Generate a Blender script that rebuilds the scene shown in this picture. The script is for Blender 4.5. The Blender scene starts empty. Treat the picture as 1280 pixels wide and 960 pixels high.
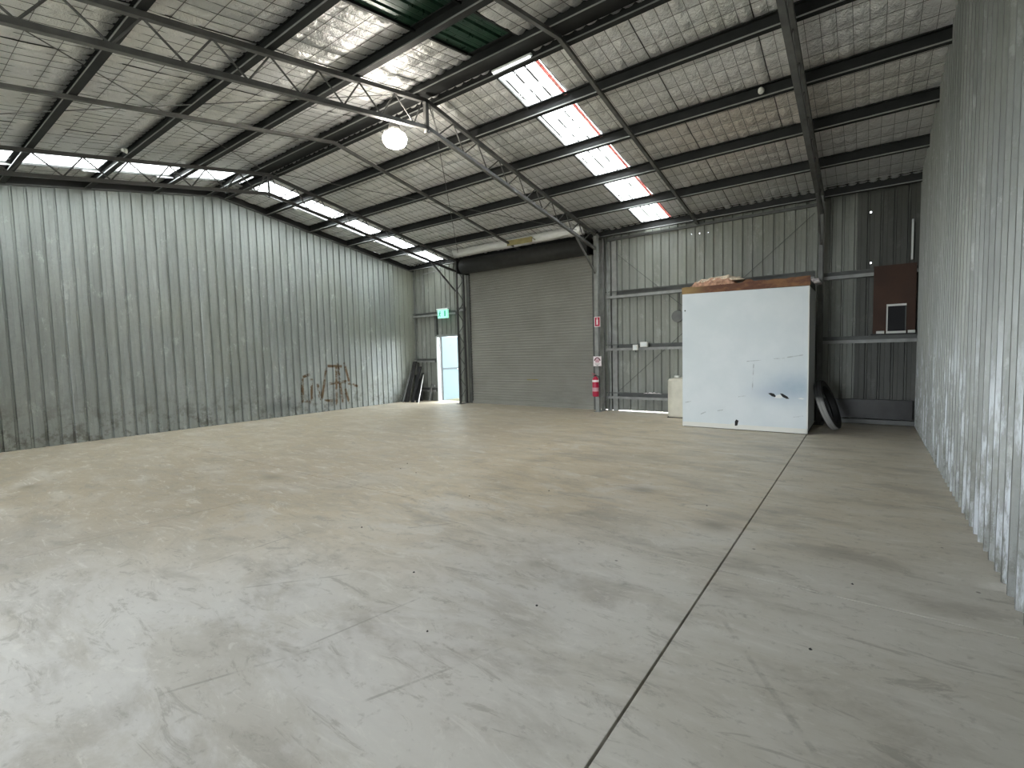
import bpy, bmesh, math, random
from mathutils import Vector, Matrix
random.seed(7)
SC = bpy.context.scene
COL = SC.collection
PI = math.pi
# ------------------------------------------------------------------ camera
cam_d = bpy.data.cameras.new('camera'); cam = bpy.data.objects.new('camera', cam_d); COL.objects.link(cam)
R2 = Vector((0.806532, 0.590624, -0.025890)); U2 = Vector((-0.017983, 0.068284, 0.997504)); FW = Vector((-0.590917, 0.804053, -0.065694))
M = Matrix.Identity(4)
for i in range(3):
    M[i][0] = R2[i]; M[i][1] = U2[i]; M[i][2] = -FW[i]
M.translation = Vector((0, 0, 1.5))
cam.matrix_world = M
cam_d.sensor_fit = 'HORIZONTAL'; cam_d.sensor_width = 36.0
cam_d.lens = 605.070 / 1280 * 36.0
cam_d.clip_start = 0.05; cam_d.clip_end = 300
SC.camera = cam
# ------------------------------------------------------------------ world: bright overcast sky
w = bpy.data.worlds.new('sky'); SC.world = w; w.use_nodes = True
nt = w.node_tree; nt.nodes.clear()
wo = nt.nodes.new('ShaderNodeOutputWorld'); bg = nt.nodes.new('ShaderNodeBackground')
bg.inputs['Color'].default_value = (0.88, 0.945, 1.0, 1); bg.inputs['Strength'].default_value = 1.0
nt.links.new(bg.outputs[0], wo.inputs[0])
vs = SC.view_settings
vs.view_transform = 'Standard'; vs.look = 'None'; vs.gamma = 1.0; vs.use_curve_mapping = False
vs.exposure = 4.15

# measured shell (metres, camera at the origin 1.5 m up, +y towards the roller door wall)
XL, XR, YB, YF = -12.02, 0.69, 11.06, -0.62
RY, RZ, SL = 5.2, 5.21, 0.176
ANG = math.atan(SL)
def rz(y): return RZ - SL*abs(y-RY)                      # underside of the purlins
SKY_L = (-11.25, -10.42); SKY_R = (-4.22, -3.52)
OPX0, OPX1, OPZ = -8.5, -0.95, 3.8
AX0, AX1, AZ, AY = -6.8, -1.8, 3.2, -4.6                          # outer opening of the annex added behind the camera to even the daylight

def portal(name, loc, rot, sx, sy):
    l = bpy.data.lights.new(name, 'AREA'); l.shape = 'RECTANGLE'; l.size = sx; l.size_y = sy
    l.cycles.is_portal = True
    o = bpy.data.objects.new(name, l); COL.objects.link(o); o.location = loc; o.rotation_euler = rot
portal('daylight_portal_added_annex', ((AX0+AX1)/2, AY-.06, AZ/2), (PI/2, 0, 0), AX1-AX0, AZ)
for x0, x1, near, far in ((SKY_L[0], SKY_L[1], 1, 1), (SKY_R[0], SKY_R[1], 0, 1)):
    for s, on in ((-1, near), (1, far)):
        if on:
            yc = RY + s*2.9
            portal('daylight_portal_roof', ((x0+x1)/2, yc, rz(yc)+0.27), (-s*ANG, 0, 0), x1-x0, 5.7)
portal('daylight_portal_back_door', (-10.56, YB+0.2, 1.02), (-PI/2, 0, 0), 0.9, 2.04)

# ------------------------------------------------------------------ material helpers
MATS = {}
def nodes(name):
    m = bpy.data.materials.new(name); m.use_nodes = True
    t = m.node_tree; b = t.nodes['Principled BSDF']; MATS[name] = m
    return m, t, b
def plain(name, col, rough=.6, metal=0., emit=None, estr=0., var=0.0, scale=6., spec=.5):
    m, t, b = nodes(name)
    b.inputs['Roughness'].default_value = rough; b.inputs['Metallic'].default_value = metal
    b.inputs['Specular IOR Level'].default_value = spec
    b.inputs['Base Color'].default_value = (*col, 1)
    if var > 0:
        g = t.nodes.new('ShaderNodeNewGeometry'); n = t.nodes.new('ShaderNodeTexNoise')
        n.inputs['Scale'].default_value = scale; n.inputs['Detail'].default_value = 5
        t.links.new(g.outputs['Position'], n.inputs['Vector'])
        r = t.nodes.new('ShaderNodeValToRGB')
        r.color_ramp.elements[0].position = .3; r.color_ramp.elements[1].position = .7
        r.color_ramp.elements[0].color = (*[c*(1-var) for c in col], 1)
        r.color_ramp.elements[1].color = (*[min(1, c*(1+var)) for c in col], 1)
        t.links.new(n.outputs['Fac'], r.inputs[0]); t.links.new(r.outputs[0], b.inputs['Base Color'])
    if emit:
        b.inputs['Emission Color'].default_value = (*emit, 1); b.inputs['Emission Strength'].default_value = estr
    return m
class G:
    """small node graph helper working on world position"""
    def __init__(s, t):
        s.t = t; s.geo = t.nodes.new('ShaderNodeNewGeometry'); s.P = s.geo.outputs['Position']
        sp = t.nodes.new('ShaderNodeSeparateXYZ'); t.links.new(s.P, sp.inputs[0]); s.x, s.y, s.z = sp.outputs
    def _in(s, sock, v):
        if isinstance(v, (int, float)): sock.default_value = v
        elif isinstance(v, tuple): sock.default_value = (*v, 1) if len(v) == 3 and sock.type == 'RGBA' else v
        else: s.t.links.new(v, sock)
    def m(s, op, a, b=0., c=0., clamp=False):
        n = s.t.nodes.new('ShaderNodeMath'); n.operation = op; n.use_clamp = clamp
        s._in(n.inputs[0], a); s._in(n.inputs[1], b); s._in(n.inputs[2], c); return n.outputs[0]
    def mapv(s, scale=(1, 1, 1), loc=(0, 0, 0), rot=(0, 0, 0)):
        n = s.t.nodes.new('ShaderNodeMapping'); n.inputs['Scale'].default_value = scale; n.inputs['Location'].default_value = loc
        n.inputs['Rotation'].default_value = rot
        s.t.links.new(s.P, n.inputs['Vector']); return n.outputs[0]
    def noise(s, scale=1., detail=4., rough=.55, vec=None, dist=0.):
        n = s.t.nodes.new('ShaderNodeTexNoise'); n.inputs['Scale'].default_value = scale; n.inputs['Detail'].default_value = detail
        n.inputs['Roughness'].default_value = rough; n.inputs['Distortion'].default_value = dist
        s.t.links.new(vec if vec else s.P, n.inputs['Vector']); return n.outputs['Fac']
    def ramp(s, v, a, b):
        n = s.t.nodes.new('ShaderNodeMapRange'); n.inputs['From Min'].default_value = a; n.inputs['From Max'].default_value = b
        n.interpolation_type = 'SMOOTHSTEP'; s._in(n.inputs['Value'], v); return n.outputs[0]
    def mix(s, f, a, b, mode='MIX'):
        n = s.t.nodes.new('ShaderNodeMix'); n.data_type = 'RGBA'; n.blend_type = mode
        s._in(n.inputs[0], f); s._in(n.inputs[6], a); s._in(n.inputs[7], b); return n.outputs[2]
    def blob(s, cx, cy, rx, ry, ax=None, ay=None):
        dx = s.m('DIVIDE', s.m('SUBTRACT', ax or s.x, cx), rx); dy = s.m('DIVIDE', s.m('SUBTRACT', ay or s.y, cy), ry)
        d = s.m('ADD', s.m('MULTIPLY', dx, dx), s.m('MULTIPLY', dy, dy))
        return s.m('POWER', 2.718, s.m('MULTIPLY', d, -1.))
    def stroke(s, x0, y0, x1, y1, wd, ax=None, ay=None):
        """soft straight mark between two points"""
        L = math.hypot(x1-x0, y1-y0); ux, uy = (x1-x0)/L, (y1-y0)/L
        px = s.m('SUBTRACT', ax or s.x, x0); py = s.m('SUBTRACT', ay or s.y, y0)
        al = s.m('ADD', s.m('MULTIPLY', px, ux), s.m('MULTIPLY', py, uy))
        ac = s.m('ABSOLUTE', s.m('ADD', s.m('MULTIPLY', px, -uy), s.m('MULTIPLY', py, ux)))
        a = s.ramp(ac, wd, wd*.3); b = s.ramp(al, 0, .08*L); c = s.ramp(al, L, L*.92)
        return s.m('MULTIPLY', a, s.m('MULTIPLY', b, c))
    def bump(s, h, st, dist, bs):
        n = s.t.nodes.new('ShaderNodeBump'); n.inputs['Strength'].default_value = st; n.inputs['Distance'].default_value = dist
        s.t.links.new(h, n.inputs['Height']); s.t.links.new(n.outputs[0], bs.inputs['Normal'])

def mat_floor():
    m, t, b = nodes('concrete'); g = G(t)
    st = g.mapv((.55, 1.1, 1), rot=(0, 0, .35))
    n1 = g.noise(.55, 7, .65, st, .6); n2 = g.noise(2.2, 7, .65, st, .3); n3 = g.noise(16, 5, .6)
    grey = (.58, .56, .53); tan = (.53, .445, .315); ochre = (.56, .45, .26); brown = (.29, .235, .155)
    back = g.ramp(g.m('ADD', g.m('ADD', g.y, g.m('MULTIPLY', g.x, -.55)), g.m('MULTIPLY', n1, 4.0)), 5.0, 7.6)
    c = g.mix(back, grey, tan)
    oc = g.m('MULTIPLY', g.ramp(n1, .42, .62), g.m('ADD', g.blob(-7.5, 7.2, 2.8, 2.6), g.m('MULTIPLY', g.blob(-5, 8.4, 1.6, 1.6), .8)), clamp=True)
    c = g.mix(g.m('MULTIPLY', oc, .8), c, ochre)
    n4 = g.noise(1.1, 7, .7, g.mapv((.8, 1.6, 1), (3, 1, 0), (0, 0, -.2)), .8)
    c = g.mix(g.m('MULTIPLY', g.ramp(n4, .47, .60), .5), c, (.38, .345, .28))
    c = g.mix(g.m('MULTIPLY', g.ramp(n4, .46, .36), .45), c, (.64, .625, .595))
    br = g.m('MULTIPLY', g.m('ADD', g.ramp(n2, .40, .62), .6), g.ramp(g.x, -3.4, -6.), clamp=True)
    c = g.mix(g.m('MULTIPLY', br, .55), c, brown)
    right = g.ramp(g.x, -2.0, -.4)
    c = g.mix(g.m('MULTIPLY', right, .5), c, (.58, .55, .47))
    c = g.mix(g.m('MULTIPLY', g.ramp(n2, .40, .72), .45), c, (.66, .64, .59))
    c = g.mix(g.m('MULTIPLY', g.ramp(n2, .50, .32), .6), c, (.32, .295, .25))
    c = g.mix(g.m('MULTIPLY', g.ramp(n3, .58, .70), .35), c, (.25, .23, .20))
    fine = g.noise(4.5, 8, .8, g.mapv((.5, 1.6, 1), (0, 5, 0), (0, 0, .5)), 1.)
    c = g.mix(g.m('MULTIPLY', g.ramp(fine, .54, .64), .5), c, (.70, .68, .63))
    c = g.mix(g.m('MULTIPLY', g.ramp(fine, .46, .37), .5), c, (.27, .25, .21))
    # scrapes and tyre marks
    k = None
    for (x0, y0, x1, y1, wd) in ((-.62, 2.75, -.1, 1.95, .02), (-2.55, .72, -2.25, 1.35, .012), (-2.35, 1.2, -2.2, 2.0, .010), (-3.3, 1.4, -2.8, 2.0, .012),
                                 (-5.41, .93, -5.3, 2.3, .014), (-3.9, 1.2, -3.9, 2.3, .012), (-1.75, 1.2, -1.45, 1.9, .012), (-3.2, 2.75, -2.9, 3.1, .02), (.02, .9, .06, 1.3, .01)):
        q = g.stroke(x0, y0, x1, y1, wd); k = q if k is None else g.m('MAXIMUM', k, q)
    c = g.mix(g.m('MULTIPLY', k, g.m('MULTIPLY', g.ramp(g.noise(5, 5, .7), .38, .62), .5)), c, (.22, .205, .175))
    sp = g.m('MAXIMUM', g.blob(-6.05, 3.05, .16, .10), g.blob(-8.3, 1.2, .14, .09))
    sp = g.m('MAXIMUM', sp, g.blob(-1.9, 4.9, .16, .12)); sp = g.m('MAXIMUM', sp, g.blob(-1.0, 4.2, .14, .12))
    c = g.mix(g.m('MULTIPLY', sp, .6), c, (.20, .165, .12))
    pale = g.m('MAXIMUM', g.stroke(-6.5, 5.9, -5.8, 6.1, .04), g.stroke(-5.5, 7.6, -4.5, 8.0, .12))
    c = g.mix(g.m('MULTIPLY', pale, .35), c, (.62, .58, .50))
    vo = t.nodes.new('ShaderNodeTexVoronoi'); vo.inputs['Scale'].default_value = 2.4; t.links.new(g.P, vo.inputs['Vector'])
    c = g.mix(g.m('MULTIPLY', g.ramp(vo.outputs['Distance'], .035, .02), .7), c, (.10, .09, .08))
    t.links.new(c, b.inputs['Base Color'])
    t.links.new(g.m('ADD', g.m('MULTIPLY', n2, .35), .30), b.inputs['Roughness'])
    b.inputs['Specular IOR Level'].default_value = .45
    g.bump(g.m('ADD', g.m('MULTIPLY', n2, .6), g.m('MULTIPLY', n3, .15)), .12, .02, b)
    return m
def mat_galv(name, col, dirt, metal=.55, rough=.42, grime=.6, graffiti=False, scuff=False):
    blot = 0.5
    m, t, b = nodes(name); g = G(t)
    st = g.mapv((1, 1, .16)); n1 = g.noise(2.2, 6, .65, st); n2 = g.noise(9, 6, .7, st); n3 = g.noise(26, 4, .6); big = g.noise(.5, 3)
    c = g.mix(g.ramp(n1, .35, .7), col, tuple(v*.74 for v in col))
    vo = t.nodes.new('ShaderNodeTexVoronoi'); vo.inputs['Scale'].default_value = 22; t.links.new(g.P, vo.inputs['Vector'])
    bw = t.nodes.new('ShaderNodeRGBToBW'); t.links.new(vo.outputs['Color'], bw.inputs[0])
    c = g.mix(g.m('MULTIPLY', g.ramp(bw.outputs[0], .3, .7), .14), c, tuple(v*.7 for v in col))
    c = g.mix(g.m('MULTIPLY', g.ramp(n2, .52, .75), .45), c, tuple(min(1, v*1.35) for v in col))
    c = g.mix(g.m('MULTIPLY', g.ramp(n3, .60, .72), .28*grime), c, dirt)
    c = g.mix(g.m('MULTIPLY', g.ramp(big, .45, .65), .22), c, (col[0]*.95, col[1]*.93, col[2]*.78))
    pat = g.noise(3.2, 7, .8, g.mapv((1, 1, .55), (2, 4, 1)))
    c = g.mix(g.m('MULTIPLY', g.ramp(pat, .56, .66), blot), c, tuple(min(1, v*1.55) for v in col))
    c = g.mix(g.m('MULTIPLY', g.ramp(pat, .42, .32), blot*.6), c, tuple(v*.6 for v in col))
    low = g.m('MULTIPLY', g.ramp(g.z, 1.1, 0.), g.ramp(g.noise(3.5, 6, .75), .48, .62))
    c = g.mix(g.m('MULTIPLY', low, grime), c, dirt)
    if graffiti:
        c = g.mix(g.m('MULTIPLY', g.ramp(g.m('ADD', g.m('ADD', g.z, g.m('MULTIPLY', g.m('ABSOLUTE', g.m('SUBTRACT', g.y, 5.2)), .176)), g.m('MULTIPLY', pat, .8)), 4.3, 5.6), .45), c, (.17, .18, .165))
    if graffiti:                                            # rusty brown scribble on the left wall
        k = None
        for (y0, z0, y1, z1) in ((7.0, .28, 7.02, 1.0), (7.02, .35, 7.25, .30), (7.25, .30, 7.28, .95), (7.02, .98, 7.25, 1.05),
                                 (7.55, .32, 7.75, 1.25), (7.75, 1.25, 8.25, 1.22), (8.1, 1.35, 8.2, .15), (8.3, 1.35, 8.45, .75), (7.75, .75, 8.5, .80), (8.0, .1, 8.05, 1.3),
                                 (8.25, .78, 8.75, .62), (7.62, .3, 7.9, .28), (7.45, .8, 7.5, .3), (8.3, .6, 8.42, .12)):
            q = g.stroke(y0, z0, y1, z1, 0.055, g.y, g.z); k = q if k is None else g.m('MAXIMUM', k, q)
        c = g.mix(g.m('MULTIPLY', k, g.ramp(g.noise(6, 6, .8), .40, .52)), c, (.12, .075, .035))
        c = g.mix(g.m('MULTIPLY', g.blob(6.4, .25, .5, .2, g.y, g.z), .6), c, (.12, .13, .13))
        c = g.mix(g.m('MULTIPLY', g.ramp(g.y, 9.8, 10.9), .35), c, (.34, .33, .22))
    if scuff:
        k = g.m('MULTIPLY', g.ramp(g.z, 1.9, .6), g.ramp(g.noise(7, 7, .75, st), .50, .60))
        c = g.mix(g.m('MULTIPLY', k, .5), c, (.62, .66, .72))
    t.links.new(c, b.inputs['Base Color']); b.inputs['Metallic'].default_value = metal
    t.links.new(g.m('ADD', g.m('MULTIPLY', n2, .3), rough-.12), b.inputs['Roughness'])
    g.bump(g.noise(3, 3, .5, g.mapv((1, 1, .3))), .25, .02, b)
    return m
def mat_foil():
    m, t, b = nodes('foil_insulation'); g = G(t)
    n1 = g.noise(5, 5, .7); n2 = g.noise(.8, 3)
    c = g.mix(g.ramp(n2, .4, .65), (.86, .86, .87), (.78, .78, .76))
    c = g.mix(g.m('MULTIPLY', g.ramp(n1, .5, .75), .3), c, (.76, .76, .75))
    c = g.mix(g.m('MULTIPLY', g.blob(-1.6, 8.2, 1.6, 1.0), .30), c, (.72, .52, .36))
    t.links.new(c, b.inputs['Base Color']); b.inputs['Metallic'].default_value = .6; b.inputs['Roughness'].default_value = .40
    g.bump(g.m('ADD', n1, g.m('MULTIPLY', g.noise(16, 4, .6), .35)), .9, .05, b)
    return m
def mat_skylight():
    m, t, b = nodes('translucent_skylight'); g = G(t)
    t.nodes.remove(b); out = t.nodes['Material Output']
    n = g.noise(14, 6, .7, g.mapv((1, .5, 1)))
    c = g.mix(g.m('MULTIPLY', g.ramp(n, .60, .72), .55), (.95, .95, .93), (.45, .42, .36))
    fr_ = g.m('ABSOLUTE', g.m('SUBTRACT', g.m('FRACT', g.m('DIVIDE', g.m('ADD', g.x, 20.03), .19)), .5))
    lnm = g.m('MULTIPLY', g.ramp(fr_, .13, .07), g.ramp(g.noise(5, 5, .75, g.mapv((1.5, 1, 1))), .40, .50))
    spk = g.ramp(g.noise(22, 5, .8), .60, .66)
    c = g.mix(g.m('MULTIPLY', g.m('MAXIMUM', lnm, spk), .95), c, (.035, .032, .028))
    tr = t.nodes.new('ShaderNodeBsdfTransparent'); tl = t.nodes.new('ShaderNodeBsdfTranslucent'); mx = t.nodes.new('ShaderNodeMixShader')
    t.links.new(c, tr.inputs[0]); t.links.new(c, tl.inputs[0]); mx.inputs[0].default_value = .45
    t.links.new(tr.outputs[0], mx.inputs[1]); t.links.new(tl.outputs[0], mx.inputs[2]); t.links.new(mx.outputs[0], out.inputs[0])
    return m
def mat_box():
    m, t, b = nodes('box_white_paint'); g = G(t)
    n = g.noise(2.0, 5, .6); n2 = g.noise(9, 6, .7)
    c = g.mix(g.ramp(n, .35, .7), (.62, .68, .71), (.67, .72, .75))
    bl = g.m('MULTIPLY', g.blob(-.98, .78, .42, .26, g.x, g.z), g.m('ADD', g.m('MULTIPLY', n2, .6), .55), clamp=True)
    c = g.mix(g.m('MULTIPLY', bl, .70), c, (.20, .33, .46))
    c = g.mix(g.m('MULTIPLY', g.blob(-1.35, .68, .35, .12, g.x, g.z), .35), c, (.35, .42, .55))
    ln = g.m('MAXIMUM', g.stroke(-1.30, 1.27, -1.12, 1.28, .012, g.x, g.z), g.stroke(-1.10, 1.29, -.85, 1.33, .012, g.x, g.z))
    ln = g.m('MAXIMUM', ln, g.stroke(-1.72, 1.23, -1.48, 1.25, .010, g.x, g.z))
    for a in ((-2.78, .46, -2.66, .49), (-2.5, .25, -2.4, .30), (-2.2, .33, -2.1, .35), (-1.62, .7, -1.6, 1.2), (-1.85, .6, -1.72, .62), (-1.0, .28, -.84, .31)):
        ln = g.m('MAXIMUM', ln, g.stroke(*a, .012, g.x, g.z))
    c = g.mix(g.m('MULTIPLY', ln, g.ramp(n2, .35, .6)), c, (.36, .40, .42))
    c = g.mix(g.m('MULTIPLY', g.ramp(g.m('ADD', g.z, g.m('MULTIPLY', n2, .1)), .16, .05), .4), c, (.40, .37, .31))
    t.links.new(c, b.inputs['Base Color']); b.inputs['Roughness'].default_value = .45
    g.bump(n, .15, .02, b)
    return m
def mat_rustwood():
    m, t, b = nodes('brown_timber'); g = G(t)
    n = g.noise(7, 6, .7, g.mapv((.4, 1, 1)))
    c = g.mix(g.ramp(n, .4, .65), (.13, .055, .035), (.26, .13, .06))
    c = g.mix(g.m('MULTIPLY', g.ramp(g.x, -2.3, -2.75), .7), c, (.34, .24, .10))
    t.links.new(c, b.inputs['Base Color']); b.inputs['Roughness'].default_value = .8
    return m
CONC = mat_floor()
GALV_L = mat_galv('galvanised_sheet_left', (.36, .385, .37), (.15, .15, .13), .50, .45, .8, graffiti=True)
GALV_R = mat_galv('galvanised_sheet_right', (.25, .26, .25), (.12, .12, .10), .45, .45, .8, scuff=True)
CLAD_SHADE = mat_galv('alcove_shade_sheet', (.085, .087, .078), (.05, .05, .04), .10, .55, .35)  # copy of the back wall cladding, darkened to paint in the alcove's shade
CLAD = mat_galv('grey_coated_sheet', (.25, .26, .235), (.12, .12, .10), .15, .5, .35)
DOORM = plain('roller_door_steel', (.25, .245, .218), .55, .05, var=.10, scale=1.5)
FOIL = mat_foil(); SKYM = mat_skylight(); BOXM = mat_box(); TIMB = mat_rustwood()
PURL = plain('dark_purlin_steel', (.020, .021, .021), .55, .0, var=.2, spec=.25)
LIPM = plain('lit_flange_lip', (.24, .245, .24), .5, .3)  # paler than the purlin: light caught on the lip edge, put into the colour
DRUM = plain('shaded_curtain_roll', (.030, .030, .028), .6, .0, var=.2, spec=.3)  # door curtain colour darkened to stand for the shade on the roll
STEEL = plain('grey_steel', (.13, .13, .125), .5, .35, var=.25)
GIRT = plain('girt_steel', (.10, .103, .098), .5, .3, var=.2)
COLM = plain('column_steel', (.25, .255, .245), .5, .25, var=.2)
BLACKST = plain('black_steel', (.02, .02, .02), .5, .3)
WIRE = plain('mesh_wire', (.10, .10, .10), .5, .5)
GREEN = mat_galv('green_sheet', (.030, .075, .050), (.01, .02, .015), .2, .28, .3)
ROOFM = plain('roof_sheet_outside', (.35, .36, .36), .5, .3)
DARKGAP = plain('joint_dirt', (.025, .022, .02), .9)
WHITE = plain('white_paint', (.72, .74, .74), .5)
WHITEP = plain('white_plastic', (.70, .70, .66), .4)
CREAM = plain('cream_plastic', (.58, .56, .47), .45, var=.1)
RED = plain('fire_red', (.42, .01, .05), .35)
PINKW = plain('sign_white', (.85, .78, .79), .4)
BLACK = plain('black_rubber', (.018, .018, .018), .6, var=.3)
DUST, t_, b_ = nodes('dusty_rubber'); g_ = G(t_)
t_.links.new(g_.mix(g_.ramp(g_.m('ADD', g_.z, g_.m('MULTIPLY', g_.noise(9, 4), .15)), .72, .58), (.02, .02, .02), (.27, .27, .26)), b_.inputs['Base Color']); b_.inputs['Roughness'].default_value = .85
BROWN = plain('brown_board', (.05, .02, .010), .7, var=.2, scale=3)
BATT = plain('insulation_batt', (.50, .29, .20), .95, var=.35, scale=22)
FLUFF = plain('pale_batt_fluff', (.60, .50, .38), .95, var=.3, scale=25)
YEL = plain('yellowed_card', (.30, .26, .12), .8, var=.2)
GAPM = plain('dark_hole', (.012, .012, .014), .8)
TARP = plain('black_plastic', (.02, .02, .02), .35, var=.4)
GLOSS = plain('pale_metal', (.55, .54, .50), .35, .4)
OUTG = plain('outside_ground', (.48, .46, .38), .9, var=.2, scale=2)
GRASS = plain('dry_grass_ground', (.07, .065, .025), .95, var=.4, scale=6)
FENCE = plain('pale_blue_white_sheet', (.30, .36, .37), .6)
FENCER = plain('fence_rail', (.03, .045, .05), .5)
LAMPE = plain('lamp_emitter', (1, 1, 1), .5, emit=(1., .93, .82), estr=7.)
TUBEE = plain('tube_emitter', (.9, .9, .9), .4, emit=(.85, .95, .93), estr=.16)
EXITL = plain('exit_lit_mint', (.3, .7, .5), .4, emit=(.35, .95, .68), estr=.055)
EXITD = plain('exit_green', (.0, .30, .17), .4, emit=(.0, .45, .24), estr=.02)

# ------------------------------------------------------------------ object helpers
def ob(name, data, parent=None):
    o = bpy.data.objects.new(name, data); COL.objects.link(o)
    if parent: o.parent = parent
    return o
def setp(o, label=None, cat=None, group=None, kind=None):
    if label: o['label'] = label
    if cat: o['category'] = cat
    if group: o['group'] = group
    if kind: o['kind'] = kind
    return o
def empty(name, loc=(0, 0, 0), label=None, cat=None, group=None, kind=None, rot=(0, 0, 0)):
    o = ob(name, None); o.location = loc; o.rotation_euler = rot; o.empty_display_size = .1
    return setp(o, label, cat, group, kind)
class B:
    """collects geometry for ONE mesh object, in world or local coordinates"""
    def __init__(s): s.v = []; s.f = []
    def box(s, x0, x1, y0, y1, z0, z1):
        n = len(s.v)
        s.v += [(x, y, z) for x in (x0, x1) for y in (y0, y1) for z in (z0, z1)]
        s.f += [tuple(n+i for i in q) for q in ((0, 1, 3, 2), (4, 6, 7, 5), (0, 4, 5, 1), (2, 3, 7, 6), (0, 2, 6, 4), (1, 5, 7, 3))]
        return s
    def bar(s, p, q, w, h=None, up=(0, 0, 1)):
        h = h or w; p = Vector(p); q = Vector(q); d = (q-p).normalized(); u = Vector(up)
        if abs(d.dot(u)) > .98: u = Vector((1, 0, 0))
        r = d.cross(u).normalized(); u = r.cross(d).normalized(); n = len(s.v)
        for e in (p, q):
            for a, b in ((-1, -1), (1, -1), (1, 1), (-1, 1)): s.v.append(tuple(e + r*a*w/2 + u*b*h/2))
        s.f += [tuple(n+i for i in k) for k in ((0, 3, 2, 1), (4, 5, 6, 7), (0, 1, 5, 4), (1, 2, 6, 5), (2, 3, 7, 6), (3, 0, 4, 7))]
        return s
    def tube(s, pts, r, n=10, rads=None):
        pts = [Vector(p) for p in pts]; rings = []
        for i, p in enumerate(pts):
            d = (pts[min(i+1, len(pts)-1)]-pts[max(i-1, 0)]).normalized()
            u = Vector((0, 0, 1)) if abs(d.z) < .9 else Vector((1, 0, 0))
            a = d.cross(u).normalized(); b = a.cross(d).normalized(); k = len(s.v); rr = rads[i] if rads else r
            for j in range(n):
                t = 2*PI*j/n; s.v.append(tuple(p + a*math.cos(t)*rr + b*math.sin(t)*rr))
            rings.append(k)
        for k0, k1 in zip(rings, rings[1:]):
            for j in range(n): s.f.append((k0+j, k0+(j+1) % n, k1+(j+1) % n, k1+j))
        s.f.append(tuple(rings[0]+j for j in reversed(range(n)))); s.f.append(tuple(rings[-1]+j for j in range(n)))
        return s
    def lathe(s, prof, n=24, c=(0, 0, 0), axis='z'):
        k = len(s.v)
        for r, z in prof:
            for j in range(n):
                t = 2*PI*j/n; a, b = r*math.cos(t), r*math.sin(t)
                p = {'z': (a, b, z), 'y': (a, z, b), 'x': (z, a, b)}[axis]
                s.v.append((c[0]+p[0], c[1]+p[1], c[2]+p[2]))
        for i in range(len(prof)-1):
            for j in range(n): s.f.append((k+i*n+j, k+i*n+(j+1) % n, k+(i+1)*n+(j+1) % n, k+(i+1)*n+j))
        s.f.append(tuple(k+j for j in reversed(range(n)))); s.f.append(tuple(k+(len(prof)-1)*n+j for j in range(n)))
        return s
    def prof_x(s, pts, x0, x1):
        """open (y,z) profile extruded along x, as thin sheet strip"""
        n = len(s.v); m = len(pts)
        for x in (x0, x1): s.v += [(x, y, z) for y, z in pts]
        for i in range(m-1): s.f.append((n+i, n+i+1, n+m+i+1, n+m+i))
        return s
    def grid(s, P):
        n = len(s.v); R = len(P); C = len(P[0])
        for row in P: s.v += [tuple(p) for p in row]
        for i in range(R-1):
            for j in range(C-1): s.f.append((n+i*C+j, n+i*C+j+1, n+(i+1)*C+j+1, n+(i+1)*C+j))
        return s
    def mesh(s, name, mat, smooth=False):
        me = bpy.data.meshes.new(name); me.from_pydata(s.v, [], s.f); me.materials.append(mat)
        if smooth: me.polygons.foreach_set('use_smooth', [True]*len(me.polygons))
        me.update(); return me
    def build(s, name, mat, parent=None, smooth=False, bevel=0, solid=0, off=0.):
        me = s.mesh(name, mat, smooth); o = ob(name, me, parent)
        if parent is not None: o.matrix_parent_inverse = parent_world(parent).inverted()
        if solid:
            d = o.modifiers.new('solid', 'SOLIDIFY'); d.thickness = solid; d.offset = off
        if bevel:
            d = o.modifiers.new('bevel', 'BEVEL'); d.width = bevel; d.segments = 2; d.limit_method = 'ANGLE'
        return o
def parent_world(p):
    m = Matrix.LocRotScale(p.location, p.rotation_euler.to_quaternion(), p.scale)
    if p.parent: m = parent_world(p.parent) @ p.matrix_parent_inverse @ m
    return m
def cprof(y0, z0, d, h, lip, opening=-1, t=.004):
    """closed-thickness C section outline points (y,z): web at y0, flanges towards opening side"""
    o = opening
    return [(y0+o*d, z0+lip), (y0+o*d, z0), (y0, z0), (y0, z0+h), (y0+o*d, z0+h), (y0+o*d, z0+h-lip)]

# ================================================================== SETTING: floor
floor = B().box(XL-.3, XR+.3, YF-.1, YB+.25, -.16, -.045).build('floor', DARKGAP); setp(floor, 'worn beige concrete slab floor with dark straight expansion joints', kind='structure')
xs = [XL-.3, -9.80, -5.30, -.79, XR+.3]; ys = [YF-.1, 3.37, YB+.25]
xg = [0, .0008, .0018, .0055, 0]
for i in range(4):
    for j in range(2):
        gy = .002
        B().box(xs[i]+xg[i], xs[i+1]-xg[i+1], ys[j]+(gy if j else 0), ys[j+1]-(0 if j else gy), -.05, 0).build('concrete_slab', CONC, floor, bevel=.003)

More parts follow.
